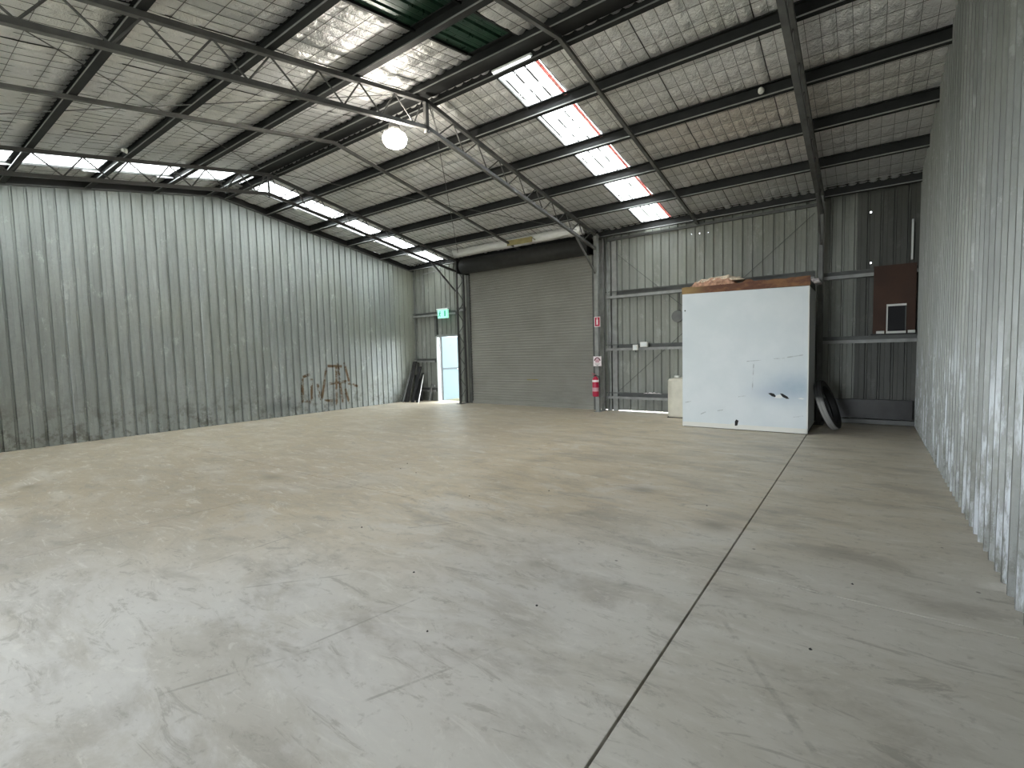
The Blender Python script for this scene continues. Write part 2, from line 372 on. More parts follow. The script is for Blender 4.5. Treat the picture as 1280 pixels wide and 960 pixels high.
# ================================================================== cladding sheets
def rib_profile(u0, npan, h, pitch=.1905):
    """list of (u, depth) for one sheet of npan pans"""
    P = []
    for k in range(npan):
        a = u0+k*pitch
        P += [(a, 0), (a+.052, 0), (a+.060, h*.10), (a+.070, 0), (a+.142, 0), (a+.153, h), (a+.178, h), (a+.1895, 0)]
    P.append((u0+npan*pitch, 0))
    return P
def sheet(parent, prof, place, zb, zt, mat, holes=()):
    """place(u, d, z) -> point ; zb/zt functions of u ; holes (u, z, size)"""
    b = B()
    if holes:
        us = sorted(set([p[0] for p in prof] + [e for (u, z, s) in holes for e in (u-s/2, u+s/2)]))
        def dep(u):
            for (a, da), (c, dc) in zip(prof, prof[1:]):
                if a <= u <= c: return da if c == a else da+(dc-da)*(u-a)/(c-a)
            return 0
        prof = [(u, dep(u)) for u in us]
        zl = sorted(set([e for (u, z, s) in holes for e in (z-s/2, z+s/2)]))
    else: zl = []
    rows = [[place(u, d, zb(u)) for u, d in prof]] + [[place(u, d, z) for u, d in prof] for z in zl] + [[place(u, d, zt(u)) for u, d in prof]]
    b.grid(rows)
    if holes:
        C = len(prof); keep = []
        for fi, f in enumerate(b.f):
            r, c = divmod(fi, C-1); uc = (prof[c][0]+prof[c+1][0])/2
            if 0 < r <= len(zl)-1:
                zc = (zl[r-1]+zl[r])/2
                if any(abs(uc-u) < s/2 and abs(zc-z) < s/2 for u, z, s in holes): continue
            keep.append(f)
        b.f = keep
    return b.build('cladding_sheet', mat, parent, solid=.0015)

SW = .762
# left wall: pans towards the room, ribs pressed away from it
wl = empty('wall_left', (XL, 5.2, 0), 'galvanised corrugated sheet partition wall with brown scribble', kind='structure')
u = YF
while u < YB+.08:
    n = min(4, max(1, int(math.ceil((YB+.09-u)/.1905-1e-6))))
    off = random.uniform(-.002, .002)
    sheet(wl, rib_profile(u, n, -.029), lambda u, d, z, o=off: (XL+d+o, min(u, YB+.09), z), lambda u: .0, lambda u: rz(min(u, YB+.09))-.005, GALV_L)
    u += n*.1905
cap = B()
cap.bar((XL+.015, YF, rz(YF)), (XL+.015, RY, rz(RY)), .05, .03).bar((XL+.015, RY, rz(RY)), (XL+.015, YB, rz(YB)), .05, .03)
cap.build('capping_strip', GIRT, wl)
for a, c in ((YF-.05, RY), (RY, YB+.09)):                      # rafter and infill over the partition
    B().grid([[(XL-.02, a, rz(a)), (XL-.02, c, rz(c))], [(XL-.02, a, rz(a)+.17), (XL-.02, c, rz(c)+.17)]]).build('gable_infill', BLACKST, wl, solid=.01)
B().bar((XL+.03, YB-.02, 0), (XL+.03, YB-.02, rz(YB)), .05, .03).build('corner_trim', GALV_R, wl)
# right wall
wr = empty('wall_right', (XR, 5.2, 0), 'pale galvanised ribbed sheet wall close on the right', kind='structure')
u = YF
while u < YB+.08:
    n = min(4, max(1, int(math.ceil((YB+.09-u)/.1905-1e-6))))
    off = random.uniform(-.003, .003)
    sheet(wr, rib_profile(u, n, -.029), lambda u, d, z, o=off: (XR+.03+d+o, min(u, YB+.09), z), lambda u: .0, lambda u: rz(min(u, YB+.09))+.18, GALV_R)
    u += n*.1905
# front wall (behind the camera) with an open roller doorway
wf = empty('wall_front', ((XL+XR)/2, YF, 0), 'ribbed sheet wall behind the viewer with open doorway', kind='structure')
def front(x0, x1, zb, zt):
    n = max(1, int(math.ceil((x1-x0)/.1905-1e-6)))
    sheet(wf, rib_profile(x0, n, -.029), lambda u, d, z: (min(u, x1), YF-.03+d, z), lambda u: zb, lambda u: zt, CLAD)
x = XL
while x < OPX0-.01: front(x, min(x+SW, OPX0), 0, rz(YF)+.15); x += SW
x = OPX1
while x < XR: front(x, min(x+SW, XR+.03), 0, rz(YF)+.15); x += SW
front(OPX0, OPX1, OPZ, rz(YF)+.15)
# back wall
wb = empty('wall_back', ((XL+XR)/2, YB, 0), 'grey ribbed sheet wall with horizontal girts and tall roller door', kind='structure')
TX = (-9.755, -5.25, -.72)
def back(x0, x1, zb, zt, holes=(), mt=None):
    n = max(1, int(math.ceil((x1-x0)/.1905-1e-6)))
    sheet(wb, rib_profile(x0, n, .029), lambda u, d, z: (min(u, x1), YB+.04+d, z), lambda u: zb, lambda u: zt, mt or CLAD, holes)
ZT = rz(YB)+.19
DX0, DX1 = -10.99, -10.12
back(XL-.10, -11.26, 0, ZT); back(-11.26, DX0, 0, ZT); back(DX0, DX1, 2.06, ZT); back(DX1, -9.62, 0, ZT)
back(-9.62, -5.52, 4.0, ZT)
x = -5.52; k = 0
HO = {3: [(-3.16, 3.98, .010), (-2.99, 3.97, .012), (-2.81, 3.96, .010)], 7: [(.005, 3.86, .024), (.02, 2.95, .022)]}
k = 0
while x < XR+.09:
    x1 = min(x+SW, XR+.10)
    hs = [h for l in HO.values() for h in l if x+.01 < h[0] < x1-.01]
    back(x, x1, .014 if x < -3.2 else 0, ZT, hs, CLAD_SHADE if x > -.9 else CLAD); x = x1
def girt(x0, x1, z, h=.13, parent=wb):
    b = B().prof_x([(YB-.09, z+h-.02), (YB-.09, z+h), (YB+.03, z+h), (YB+.03, z), (YB-.09, z), (YB-.09, z+.062)], x0, x1)
    o = b.build('girt', GIRT, parent, solid=.004)
    B().box(x0, x1, YB-.096, YB-.093, z, z+.06).build('girt_lip', COLM, o)
    return o
for z in (2.73, 1.47, .30):
    girt(TX[1]+.08, -.84, z, .17 if z > 2 else .15)
for z in (2.70, 1.50): girt(-.70, XR, z, .13)
girt(XL, DX0-.02 if False else -10.12, 2.70, .12); girt(XL, DX0-.08, 1.24, .12); girt(XL, DX0-.08, .30, .12); girt(-10.1, -9.8, 2.78, .1)
B().box(DX0-.09, DX0-.01, YB-.06, YB+.03, 2.06, 2.72).build('door_post', GIRT, wb)
B().box(-5.15, -.8, YB-.03, YB+.03, 4.12, 4.17).build('eave_strut', GIRT, wb)
B().box(-.70, XR, YB-.10, YB+.02, .02, .10).build('bottom_rail', GIRT, wb)
B().box(-.66, XR-.03, YB-.06, YB+.035, .12, .46).build('black_wall_strip', TARP, wb)  # black strip along the foot of the alcove wall
# tension rods on the wall
B().tube([(-5.15, YB-.01, .25), (-.85, YB-.01, 4.0)], .006, 6).build('brace_rod', GIRT, wb)
B().tube([(-5.15, YB+.01, 4.0), (-.85, YB+.01, .25)], .006, 6).build('brace_rod', GIRT, wb)
# vertical strips beside the roller door
for xa, xb in ((-9.70, -9.60), (-5.12, -5.06), (-5.02, -4.90)):
    B().box(xa, xb, YB-.04, YB+.03, 0, 4.1).build('wall_flashing', COLM if xa > -6 else GIRT, wb)
# roller door
rd = empty('door_1', (-7.57, YB, 0), 'tall grey ribbed steel roller door, closed', kind='structure')
P = []; z = 0.04
b = B(); rows = []
npit = 52; pit = (3.98-.06)/npit
for k in range(npit):
    z0 = .06+k*pit
    for dz, dy in ((0, 0), (.45, 0), (.55, .022), (.90, .022)): rows.append((z0+dz*pit, dy))
rows.append((.06+npit*pit, 0))
bow = lambda x: 0
b.grid([[(-9.60, YB-.03+dy, z), (-5.50, YB-.03+dy, z)] for z, dy in rows])
b.build('door_curtain', DOORM, rd, solid=.002)
B().box(-9.6, -5.5, YB-.06, YB-.005, 0, .065).build('bottom_bar', DOORM, rd)
for xa in (-9.63, -5.53): B().box(xa, xa+.06, YB-.075, YB+.01, 0, 3.95).build('guide_track', GIRT, rd)
B().box(-7.55, -7.20, YB-.075, YB-.06, .72, .745).build('lift_handle', YEL, rd)
B().lathe([(.21, -9.52), (.21, -5.42)], 28, (0, YB-.36, 4.0), 'x').build('curtain_roll', DRUM, rd, smooth=True)
for xa in (-9.60, -5.44): B().box(xa, xa+.02, YB-.56, YB-.02, 3.80, 4.15).build('end_bracket', BLACKST, rd)
# personnel door opening, leaf swung outward
d2 = empty('door_2', ((DX0+DX1)/2, YB, 0), 'open personnel doorway with white leaf edge and bright daylight', kind='structure')
B().box(DX0-.05, DX0, YB-.05, YB+.09, 0, 2.08).build('door_jamb', WHITE, d2)
B().box(DX1, DX1+.05, YB-.05, YB+.09, 0, 2.08).build('door_jamb', COLM, d2)
B().box(DX0-.05, DX1+.05, YB-.05, YB+.09, 2.04, 2.10).build('door_head', COLM, d2)
LEAFM = plain('pale_blue_door_paint', (.105, .150, .158), .6)
leaf = B().box(DX0+.005, DX0+.04, YB+.12, YB+.95, .02, 2.05).build('door_leaf', LEAFM, d2, bevel=.004)
B().box(DX0+.0405, DX0+.052, YB+.14, YB+.93, 1.00, 1.05).build('lock_rail', FENCER, leaf)
B().box(DX0+.0405, DX0+.046, YB+.50, YB+.56, 1.76, 1.80).build('small_badge', STEEL, leaf)
B().box(DX0-.02, DX0+.02, YB+.09, YB+.118, .02, 2.04).build('hinge_gap_strip', STEEL, d2)
B().tube([(DX0+.04, YB+.85, 1.0), (DX0+.09, YB+.85, 1.0), (DX0+.09, YB+.75, 1.0)], .01, 8).build('lever_handle', GLOSS, leaf)

# ================================================================== ceiling
ce = empty('ceiling', ((XL+XR)/2, RY, RZ), 'pitched roof lined with wire-held foil insulation between dark steel purlins', kind='structure')
PY_F = [6.35, 7.50, 8.62, 9.78, 10.93]; PY_N = [4.05, 2.93, 1.77, .60, -.55]
for y in PY_F+PY_N:
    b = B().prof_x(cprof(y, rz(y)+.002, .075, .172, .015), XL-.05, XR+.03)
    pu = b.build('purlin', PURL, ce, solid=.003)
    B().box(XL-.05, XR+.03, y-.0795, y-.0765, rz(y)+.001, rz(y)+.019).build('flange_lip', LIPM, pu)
for y in (5.06, 5.42):
    pu = B().prof_x(cprof(y, 5.19, .075, .172, .015), XL-.05, XR+.03).build('ridge_purlin', PURL, ce, solid=.003)
    B().box(XL-.05, XR+.03, y-.0795, y-.0765, 5.189, 5.207).build('flange_lip', LIPM, pu)
B().box(SKY_L[1]+.02, XR+.02, 5.075, 5.335, 5.285, 5.30).build('ridge_lining', PURL, ce)
# blankets
def slope_pt(s, d, x, h):      # s side, d horizontal distance from ridge, h height above purlin underside
    return (x, RY+s*d, RZ-SL*d+h)
cache = {}
def blanket_mesh(wd, ln, var):
    key = (round(wd, 2), round(ln, 2), var)
    if key in cache: return cache[key]
    rnd = random.Random(str(key)); nx = max(1, round(wd/.1524)); ny = max(1, round(ln/.3)); K = 4
    dep = [[rnd.uniform(.012, .042) for _ in range(ny)] for _ in range(nx)]
    tx = [[rnd.uniform(-.5, .5) for _ in range(ny)] for _ in range(nx)]
    rows = []
    for i in range(nx*K+1):
        row = []
        for j in range(ny*K+1):
            ci, cj = min(i//K, nx-1), min(j//K, ny-1); fu, fv = i/K-ci, j/K-cj
            bulge = (max(0, math.sin(PI*fu))**.5)*(max(0, math.sin(PI*fv))**.6)*(1 if .04 < j/(ny*K) < .96 else .4)
            sag = .016*math.sin(PI*min(1, j/(ny*K)))
            row.append((wd*i/(nx*K), ln*j/(ny*K), -dep[ci][cj]*bulge*(1+.5*tx[ci][cj]*(fu-.5))-sag))
        rows.append(row)
    me = B().grid(rows).mesh('insulation_blanket', FOIL, True); cache[key] = me; return me
mesh_b = {-1: B(), 1: B()}
edges_x = [XL-.02, SKY_L[0], SKY_L[1], -9.22, -8.0, -6.75, -5.5, SKY_R[0], SKY_R[1], -2.3, -1.1, XR+.02]
for s in (1, -1):
    dist = [.02]+[abs(y-RY) for y in (PY_F if s > 0 else PY_N)]
    if s > 0: dist[-1] = YB+.05-RY
    else: dist[-1] = RY-YF+.05
    for a, c in zip(dist, dist[1:]):
        for i, (x0, x1) in enumerate(zip(edges_x, edges_x[1:])):
            if (x0, x1) == SKY_L: continue
            if (x0, x1) == SKY_R and (s > 0 or a < 2.4 or True): continue
            me = blanket_mesh(x1-x0, c-a, random.randrange(3))
            o = ob('insulation_blanket', me, ce)
            # local x -> X, local y -> down the slope
            ca, sa = math.cos(ANG), math.sin(ANG)
            if s > 0: m = Matrix(((1, 0, 0, x0), (0, ca, sa, RY+a), (0, -sa, ca, rz(RY+a)+.182), (0, 0, 0, 1)))
            else: m = Matrix(((1, 0, 0, x0), (0, ca, -sa, RY-c), (0, sa, ca, rz(RY-c)+.182), (0, 0, 0, 1)))
            o.matrix_parent_inverse = parent_world(ce).inverted(); o.matrix_world = m; o.matrix_basis = m
            # wires below this blanket
            b = mesh_b[s]; nx = max(1, round((x1-x0)/.1524)); ny = max(1, round((c-a)/.3))
            def sg(t): return .176-.018*math.sin(PI*t)
            for q in range(nx+1):
                xx = x0+(x1-x0)*q/nx
                ps = [slope_pt(s, a+(c-a)*t, xx, sg(t)) for t in (0, .2, .5, .8, 1)]
                for p1, p2 in zip(ps, ps[1:]): b.bar(p1, p2, .0035 if 0 < q < nx else .008)
            for q in range(1, ny):
                t = q/ny; b.bar(slope_pt(s, a+(c-a)*t, x0, sg(t)), slope_pt(s, a+(c-a)*t, x1, sg(t)), .0035)
for s in (1, -1): setp(mesh_b[s].build('wire_mesh', WIRE, ce), kind='stuff')
# roof sheets above
def roof_strip(name, x0, x1, s, d0, d1, mat, h=.19, ribs=True):
    pr = rib_profile(x0, max(1, round((x1-x0)/.1905)), .029, (x1-x0)/max(1, round((x1-x0)/.1905)))
    return B().grid([[slope_pt(s, d, u, h+dd) for u, dd in pr] for d in (d0, d1)]).build(name, mat, ce, solid=.002)
LD = {1: YB+.30-RY, -1: RY-YF+.30}
for s in (1, -1):
    for x0, x1 in zip(edges_x, edges_x[1:]):
        if (x0, x1) == SKY_L or ((x0, x1) == SKY_R and s > 0):
            roof_strip('translucent_skylight_sheet', x0-.03, x1+.03, s, .0 if x0 < -8 else .27, LD[s], SKYM, .195)
            if x0 > -8: roof_strip('roof_sheet', x0-.03, x1+.03, s, 0, .30, GREEN, .20)
        elif (x0, x1) == SKY_R:
            roof_strip('green_roof_sheet', x0-.03, x1+.03, s, 0, LD[s], GREEN, .190)
        else: roof_strip('roof_sheet', x0, x1, s, 0, LD[s], ROOFM, .215)
B().grid([[slope_pt(-1, .2, x, .25), slope_pt(-1, 0, x, .265), slope_pt(1, .2, x, .25)] for x in (XL, XR+.1)]).build('ridge_capping', ROOFM, ce, solid=.002)
# insulation edges beside the skylights: folded foil lips, red tape on the right hand edge
REDT, t_, b_ = nodes('red_marked_edge'); g_ = G(t_)
t_.nodes.remove(b_); c_ = g_.mix(g_.ramp(g_.noise(40, 4, .7), .4, .6), (.62, .16, .16), (.85, .60, .56))
q_ = t_.nodes.new('ShaderNodeBsdfTranslucent'); t_.links.new(c_, q_.inputs[0]); q2_ = t_.nodes.new('ShaderNodeBsdfDiffuse'); t_.links.new(c_, q2_.inputs[0])
x_ = t_.nodes.new('ShaderNodeMixShader'); x_.inputs[0].default_value = .35; t_.links.new(q2_.outputs[0], x_.inputs[1]); t_.links.new(q_.outputs[0], x_.inputs[2])
t_.links.new(x_.outputs[0], t_.nodes['Material Output'].inputs[0])
for s, x, mt in ((1, SKY_R[0], GIRT), (1, SKY_R[1], REDT), (1, SKY_L[0], GIRT), (1, SKY_L[1], GIRT), (-1, SKY_L[0], GIRT), (-1, SKY_L[1], GIRT), (-1, SKY_R[0], PURL), (-1, SKY_R[1], PURL)):
    if mt is REDT: B().bar(slope_pt(s, .30, x-.055, .172), slope_pt(s, LD[s]-.35, x-.04, .172), .055, .004).build('red_edge_strip', mt, ce)
    else: B().bar(slope_pt(s, .25, x, .17), slope_pt(s, LD[s]-.35, x, .17), .03, .03).build('blanket_edge', mt, ce)
# loose pieces of blanket hanging into the left skylight strip just above each purlin
for s, PYs in ((-1, PY_N[:3]), (1, PY_F[:4])):
    for y in PYs:
        d = abs(y-RY); dd = (d-.30, d-.02) if s > 0 else (d+.02, d+.28)
        if s > 0: dd = (d+.02, d+.26)
        B().grid([[slope_pt(s, q, SKY_L[0]-.02, .15), slope_pt(s, q, SKY_L[0]+.10, .11)] for q in dd]).build('blanket_flap', FOIL, ce, solid=.02)
# foil edge and sarking hanging over the roller door
rows = []
for i in range(24):
    x = -9.6+i*(4.15/23); rnd = random.uniform(-.02, .02)
    rows.append([(x, YB-.72, rz(YB-.72)+.13), (x, YB-.66+rnd, 4.30+rnd), (x, YB-.60+rnd, 4.24+rnd*.6), (x, YB-.56, 4.30)])
B().grid(rows).build('hanging_foil_edge', FOIL, ce, smooth=True, solid=.012)
# slim bridging bars under the purlins mid bay
for x in (-7.5, -3.0):
    b = B(); q = .02
    b.bar((x, YF, rz(YF)-q), (x, RY, rz(RY)-q), .05, .045).bar((x, RY, rz(RY)-q), (x, YB-.05, rz(YB)-q), .05, .045)
    b.build('bridging_bar', STEEL, ce)
# roof cross rods between the trusses
for (xa, ya, xb, yb) in ((-9.755, .0, -5.25, 5.1), (-5.25, .0, -9.755, 5.1), (-9.755, 10.8, -5.25, 5.3), (-5.25, 10.8, -9.755, 5.3)):
    B().tube([(xa, ya, rz(ya)+.05), (xb, yb, rz(yb)+.05)], .006, 6).build('brace_rod', STEEL, ce)

# ================================================================== roof trusses (portal frames)
def truss(name, x, label, mt, mc, w=.06, cw=.10, kp=True):
    T = empty(name, (x, 10.8, 0), label, 'truss')
    dt = lambda y: rz(y)-.032; db = lambda y: 4.80-.167*abs(y-5.2)
    for s in (-1, 1):
        ye = 10.95 if s > 0 else -.5
        B().bar((x, RY, dt(RY)), (x, ye, dt(ye)), w, .055).build('top_chord', mt, T)
        yb = 10.66 if s > 0 else -.2
        B().bar((x, RY, db(RY)), (x, yb, db(yb)), w, .055).build('bottom_chord', mt, T)
    if kp: B().box(x-.03, x+.03, RY-.03, RY+.03, 4.72, 5.19).build('king_post', mt, T, bevel=.004)
    else: B().box(x-.015, x+.015, RY-.015, RY+.015, 4.72, 5.19).build('king_post', mt, T)
    pit = .577
    for s in (-1, 1):
        n = 9
        for k in range(n):
            yt = RY+s*pit*(k if k else .12); ym = RY+s*pit*(k+.42); y2 = RY+s*pit*(k+1)
            if abs(y2-RY) > 5.4 : break
            B().tube([(x, yt, dt(yt)-.02), (x, ym, db(ym)+.02)], .011 if mt is STEEL else .012, 6).build('web_rod', mt, T)
            B().tube([(x, ym, db(ym)+.02), (x, y2, dt(y2)-.02)], .011 if mt is STEEL else .012, 6).build('web_rod', mt, T)
    # lattice column
    yf, yk = 10.66, 10.95
    if cw > .06: B().box(x-cw/2, x+cw/2, yf-.05, yf+.05, 0, db(yf)+.35).build('column_chord', mc, T, bevel=.012)
    else: B().box(x-cw/2, x+cw/2, yf-.025, yf+.025, 0, db(yf)+.35).build('column_chord', mc, T)
    B().box(x-cw/2, x+cw/2, yk-.03, yk+.03, 0, dt(yk)).build('column_chord', mc, T)
    z = .15; k = 0
    while z < 3.9:
        a, c = (yf, yk) if k % 2 == 0 else (yk, yf)
        B().tube([(x, a, z), (x, c, z+.32)], .010, 6).build('lacing_rod', mc, T); z += .32; k += 1
    B().bar((x, 9.68, db(9.68)-.03), (x, 10.60, 3.32), .035, .035).build('knee_brace', mt, T)
    B().box(x-.08, x+.08, yf-.09, yk+.09, 0, .012).build('base_plate', mc, T)
    # mirrored column on the wall behind
    B().box(x-cw/2, x+cw/2, -.25, -.19, 0, dt(-.2)).build('column_chord', mc, T)
    return T
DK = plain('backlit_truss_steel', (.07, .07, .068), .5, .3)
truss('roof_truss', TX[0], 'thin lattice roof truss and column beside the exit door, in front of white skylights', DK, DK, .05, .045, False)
truss('roof_truss', TX[1], 'grey lattice roof truss carrying the round lamp, its column holding the red extinguisher', STEEL, COLM, .06, .10)
truss('roof_truss', TX[2], 'lattice roof truss nearest the right wall, its column behind the white box', STEEL, STEEL, .07, .06)

# ================================================================== lamps
LX, LY, LZ = -5.50, 4.81, 4.60
hb = empty('high_bay_lamp', (LX, LY, LZ), 'round glowing high-bay lamp hanging near the roof apex', 'lamp')
B().lathe([(.04, LZ+.20), (.07, LZ+.19), (.085, LZ+.12), (.105, LZ+.075), (.09, LZ+.07)], 32, (LX, LY, 0)).build('housing', STEEL, hb, smooth=True)
lens = B().lathe([(.10, LZ+.07), (.15, LZ+.04), (.172, LZ-.01), (.165, LZ-.06), (.135, LZ-.105), (.08, LZ-.135), (.01, LZ-.145)], 32, (LX, LY, 0))
lens.build('lamp_lens', LAMPE, hb, smooth=True)
B().tube([(LX, LY, LZ+.19), (LX, LY, 4.76), (TX[1]-.03, LY, 4.76)], .012, 8).build('hanger', STEEL, hb)
tb = empty('fluorescent_batten', (-3.72, 5.24, 5.17), 'long thin white fluorescent light fixed along the ridge', 'light fitting')
B().box(-4.03, -3.41, 5.205, 5.245, 5.150, 5.178).build('batten_body', WHITE, tb, bevel=.004)
B().tube([(-4.01, 5.225, 5.14), (-3.43, 5.225, 5.14)], .013, 10).build('lamp_tube', TUBEE, tb, smooth=True)
for i, (p, lb) in enumerate((((-1.20, 7.41, rz(7.41)+.055), 'small white round fitting on the purlin nearest the right truss'), ((-9.56, 2.84, rz(2.84)+.055), 'small white round fitting on a purlin above the left wall'))):
    k = empty('round_fitting', p, lb, 'fitting')
    B().lathe([(.035, -.02), (.04, .0), (.04, .01)], 16, (p[0], p[1]-.02, p[2]), 'y').build('base', WHITEP, k)
    B().lathe([(.005, -.07), (.022, -.062), (.032, -.04), (.028, -.02)], 16, (p[0], p[1]-.02, p[2]), 'y').build('globe', WHITEP, k, smooth=True)

# ================================================================== exit sign
ex = empty('exit_sign', (-10.60, YB-.16, 2.72), 'lit green running-man exit sign above the open door', 'sign')
B().box(-10.79, -10.38, YB-.19, YB-.12, 2.60, 2.86).build('sign_case', EXITL, ex, bevel=.006)
B().box(-10.83, -10.34, YB-.20, YB-.08, 2.86, 2.90).build('top_cover', WHITE, ex, bevel=.004)
B().box(-10.62, -10.58, YB-.12, YB-.02, 2.84, 2.89).build('mount_bracket', WHITE, ex)
yy = YB-.193
f = B()                                                  # running figure
f.lathe([(.02, yy), (.02, yy-.002)], 12, (-10.675, 0, 2.81), 'y')
f.bar((-10.68, yy, 2.785), (-10.70, yy, 2.71), .035, .004, (0, 1, 0)).bar((-10.70, yy, 2.71), (-10.665, yy, 2.675), .02, .004, (0, 1, 0)).bar((-10.665, yy, 2.675), (-10.67, yy, 2.635), .016, .004, (0, 1, 0))
f.bar((-10.70, yy, 2.71), (-10.725, yy, 2.675), .02, .004, (0, 1, 0)).bar((-10.725, yy, 2.675), (-10.755, yy, 2.655), .016, .004, (0, 1, 0))
f.bar((-10.68, yy, 2.78), (-10.645, yy, 2.745), .014, .004, (0, 1, 0)).bar((-10.685, yy, 2.78), (-10.73, yy, 2.76), .014, .004, (0, 1, 0))
f.build('running_man_symbol', EXITD, ex)
f = B(); f.box(-10.50, -10.445, yy-.002, yy+.002, 2.655, 2.82); f.build('doorway_symbol', EXITD, ex)

# ================================================================== things on the middle column
cx, cyf = TX[1], 10.66-.052
s1 = empty('fire_point_sign', (cx+.03, cyf, 2.07), 'small red sign with white extinguisher shape on the steel column', 'sign')
B().box(cx-.045, cx+.11, cyf-.006, cyf-.002, 2.05, 2.29).build('sign_plate', PINKW, s1)
B().box(cx-.03, cx+.095, cyf-.009, cyf-.0065, 2.065, 2.275).build('red_panel', RED, s1)
f = B().box(cx+.012, cx+.052, cyf-.012, cyf-.0095, 2.10, 2.22); f.bar((cx+.032, cyf-.011, 2.22), (cx+.032, cyf-.011, 2.245), .016, .003, (0, 1, 0)); f.bar((cx+.012, cyf-.011, 2.248), (cx+.055, cyf-.011, 2.248), .01, .003, (0, 1, 0)); f.build('extinguisher_symbol', PINKW, s1)
s2 = empty('extinguisher_notice', (cx+.03, cyf, 1.12), 'square white notice with dark red arc above the extinguisher', 'sign')
B().box(cx-.085, cx+.125, cyf-.006, cyf-.002, 1.11, 1.345).build('sign_plate', PINKW, s2)
f = B(); pts = [(cx+.02+.072*math.cos(t), cyf-.009, 1.235+.072*math.sin(t)) for t in [PI*.02+PI*.96*i/14 for i in range(15)]]
DRED = plain('dark_red_print', (.12, .01, .03), .5); PRED = plain('pink_print', (.55, .32, .36), .5); PGRY = plain('grey_print', (.25, .24, .24), .5)
for a, c in zip(pts, pts[1:]): f.bar(a, c, .026, .003, (0, 1, 0))
f.build('arc_print', DRED, s2)
B().box(cx-.03, cx+.07, cyf-.009, cyf-.0065, 1.195, 1.275).build('centre_print', PRED, s2)
f = B()
for k, (a, c) in enumerate(((-.05, .09), (-.04, .08))): f.box(cx+a, cx+c, cyf-.009, cyf-.0065, 1.165-.018*k, 1.172-.018*k)
f.box(cx-.005, cx+.045, cyf-.009, cyf-.0065, 1.118, 1.135); f.build('text_lines', PGRY, s2)
fe = empty('fire_extinguisher', (cx+.01, cyf-.08, .36), 'red fire extinguisher with white label hung low on the column', 'extinguisher')
ex0, ey0 = cx+.005, cyf-.085
cyl = B().lathe([(.03, .38), (.072, .385), (.078, .41), (.078, .78), (.06, .83), (.03, .855), (.02, .87)], 24, (ex0, ey0, 0)).build('cylinder', RED, fe, smooth=True)
B().lathe([(.0785, .735), (.0805, .736), (.0805, .785), (.0785, .786)], 24, (ex0, ey0, 0)).build('label_band', PINKW, cyl)
B().lathe([(.0785, .51), (.080, .511), (.080, .60), (.0785, .601)], 24, (ex0, ey0, 0)).build('instruction_band', PRED, cyl)
vlv = B().box(ex0-.018, ex0+.018, ey0-.02, ey0+.02, .87, .905).build('valve', BLACK, fe)
B().bar((ex0, ey0, .91), (ex0-.09, ey0-.01, .95), .02, .008).bar((ex0, ey0, .89), (ex0-.085, ey0-.01, .90), .02, .008).build('squeeze_handle', RED, vlv)
B().tube([(ex0+.02, ey0, .885), (ex0+.09, ey0, .87), (ex0+.105, ey0, .80), (ex0+.095, ey0, .62), (ex0+.09, ey0, .52)], .009, 8, ).build('hose', BLACK, fe, smooth=True)
B().box(ex0-.03, ex0+.03, ey0+.075, ey0+.088, .5, .8).build('wall_bracket', BLACK, fe)
cp = B().tube([(cx+.13, 10.98, 0), (cx+.13, 10.98, 4.05)], .018, 8).build('conduit_pipe', COLM, smooth=True); setp(cp, 'thin pale vertical conduit right of the column with the extinguisher', 'pipe')
# outlets on the girt
for nm, x0, x1, z0, z1, lb in (('power_outlet', -4.46, -4.34, 1.47, 1.60, 'small white power outlet on the middle girt, left of the pair'), ('junction_box', -4.28, -4.10, 1.54, 1.66, 'wider cream junction box on the middle girt, right of the pair')):
    o = empty(nm, ((x0+x1)/2, YB-.11, z0), lb, 'electrical box')
    B().box(x0, x1, YB-.16, YB-.092, z0, z1).build('casing', WHITEP, o, bevel=.008)
    B().box(x0+.02, x1-.02, YB-.166, YB-.159, z0+.02, z1-.02).build('face_plate', WHITE, o, bevel=.003)
    if nm == 'power_outlet': B().tube([((x0+x1)/2, YB-.12, z0), ((x0+x1)/2, YB-.11, z0-.05)], .012, 6).build('cable_gland', BLACK, o)
rag = []
for i in range(13):
    t = i/12; rag.append([(-4.22+t*.42, YB-.10+.02*math.sin(j*1.3+i), .452+.035*abs(math.sin(i*1.1))*math.sin(PI*t)*(1 if j in (1, 2) else .1)) for j in range(4)])
rg = B().grid(rag).build('white_rag', PINKW, smooth=True, solid=.006); setp(rg, 'crumpled white plastic scrap lying on the lowest girt', 'scrap')
# round grey reel on the wall at the left edge of the white box
rr = empty('cable_reel', (-3.42, YB-.12, 2.2), 'round grey reel on the wall at the white box\'s left edge', 'reel')
B().lathe([(.03, -.02), (.13, -.02), (.135, 0), (.13, .02), (.03, .02)], 24, (-3.42, YB-.115, 2.2), 'y').build('reel_flange', GIRT, rr)
B().tube([(-3.42, YB-.10, 2.2), (-3.42, YB+.04, 2.2)], .03, 12).build('hub', STEEL, rr)
B().bar((-3.42, YB+.0, 2.2), (-3.42, YB+.0, 2.74), .03, .01).build('hanger_strap', STEEL, rr)

